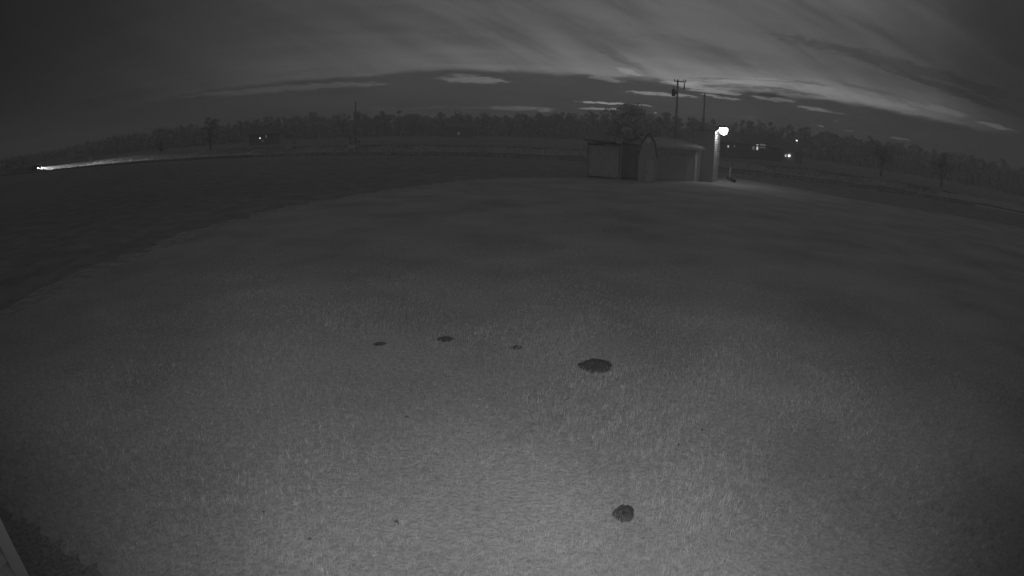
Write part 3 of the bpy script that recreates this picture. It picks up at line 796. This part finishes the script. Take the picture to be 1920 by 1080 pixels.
for sy in (-.62, .62):
    hl = MB().lathe([(0, -.09), (.10, -.05), (.13, 0), (.10, .05), (0, .09)], 12).build('headlight', M_HEAD, car, loc=(2.17, sy, .68), smooth=True)
    sp = bpy.data.lights.new('headlight_beam', 'SPOT'); sp.energy = 78000; sp.spot_size = R(34); sp.spot_blend = .5; sp.shadow_soft_size = .001
    so = bpy.data.objects.new('headlight_beam', sp); COL.objects.link(so); so.parent = car; so.location = (2.36, sy, .68)
    so.rotation_euler = (Vector((1, .10, -.10))).to_track_quat('-Z', 'Z').to_euler()
    MB().box(2.405, 2.415, sy - .14, sy + .14, .6800, .80).build('added_beam_shutter', M_BLACK, car)  # plate added ahead of the lens to cut the beam above lamp height
MB().box(2.12, 2.2, -.35, .35, .38, .52).build('grille', M_BLACK, car)

# ------------------------------------------------------------------ house wing at the lower left
hw = thing('house_wing', 'pale sided house wall corner at the lower left edge', 'house wall', (0, 0, 0))
cw_ = at(25, 1025, 3.5)
X1, Y1 = cw_.x, cw_.y
MB().box(X1 - 3.5, X1 - .02, Y1 - 3.0, Y1 - .02, .25, 3.6).build('wall', M_WALL, hw)
MB().box(X1 - 3.5, X1 - .03, Y1 - 3.0, Y1 - .03, -.1, .25).build('foundation', M_SIDINGD, hw)
MB().box(X1 - .10, X1 + .004, Y1 - .10, Y1 + .004, .22, 3.6).build('corner_board', M_WALL, hw)
for k in range(25):
    z = .25 + k * .13
    MB().add([(X1 - .002, Y1 - 3, z), (X1 - .002, Y1 - .1, z), (X1 - .018, Y1 - .1, z + .13), (X1 - .018, Y1 - 3, z + .13), (X1 - .02, Y1 - 3, z), (X1 - .02, Y1 - .1, z)], [(0, 1, 2, 3), (4, 5, 1, 0)]).build('siding_board', M_WALL, hw)

# ------------------------------------------------------------------ dead leaves and bits on the lawn
BITS = [(1315, 813, 'upper of two dark leaf scraps right of the nearest dirt patch'), (1271, 842, 'lower of two dark leaf scraps right of the nearest dirt patch'),
        (745, 987, 'tiny dark leaf scrap near the bottom centre of the lawn'), (583, 1019, 'dark curled leaf lowest on the left half of the lawn'),
        (497, 969, 'thin dark leaf scrap, leftmost one on the lawn'), (763, 789, 'flat dark leaf scrap in the middle left of the lawn'), (929, 652, 'tiny dark scrap just left of the slanted dirt streak')]
for k, (px, py, lab) in enumerate(BITS):
    p = gnd(px, py); s_ = .014 + .005 * (k % 3); n = 7; v = []; f = []
    for i in range(n):
        q = i / (n - 1); wd = s_ * .55 * math.sin(math.pi * (q * .92 + .04))
        for e in (-1, 0, 1): v.append(((q - .5) * 2 * s_, e * wd, .035 + .02 * abs(e) + .015 * math.sin(q * 3)))
        if i:
            for e in range(2): f.append(((i - 1) * 3 + e, i * 3 + e, i * 3 + e + 1, (i - 1) * 3 + e + 1))
    o = MB().add(v, f).build('fallen_leaf', M_LEAFDEAD, loc=(p.x, p.y, 0), rz=k * 1.3)
    tag(o, lab, 'leaf', 'dark leaf scraps on the lawn')

# ------------------------------------------------------------------ thin haze added round the whole place to lift the dark tones
hz = MB().box(-560, 560, -120, 560, -1.2, 24).build('haze', bpy.data.materials.new('added_haze'))
struct(hz, 'stuff', 'thin added haze lifting the dark distance'); hm = hz.data.materials[0]; hm.use_nodes = True; hn = hm.node_tree
hn.nodes.clear(); pv = hn.nodes.new('ShaderNodeVolumePrincipled'); ho = hn.nodes.new('ShaderNodeOutputMaterial')
pv.inputs['Color'].default_value = (.9, .9, .9, 1); pv.inputs['Density'].default_value = HAZE; pv.inputs['Anisotropy'].default_value = .2
hn.links.new(pv.outputs[0], ho.inputs['Volume'])
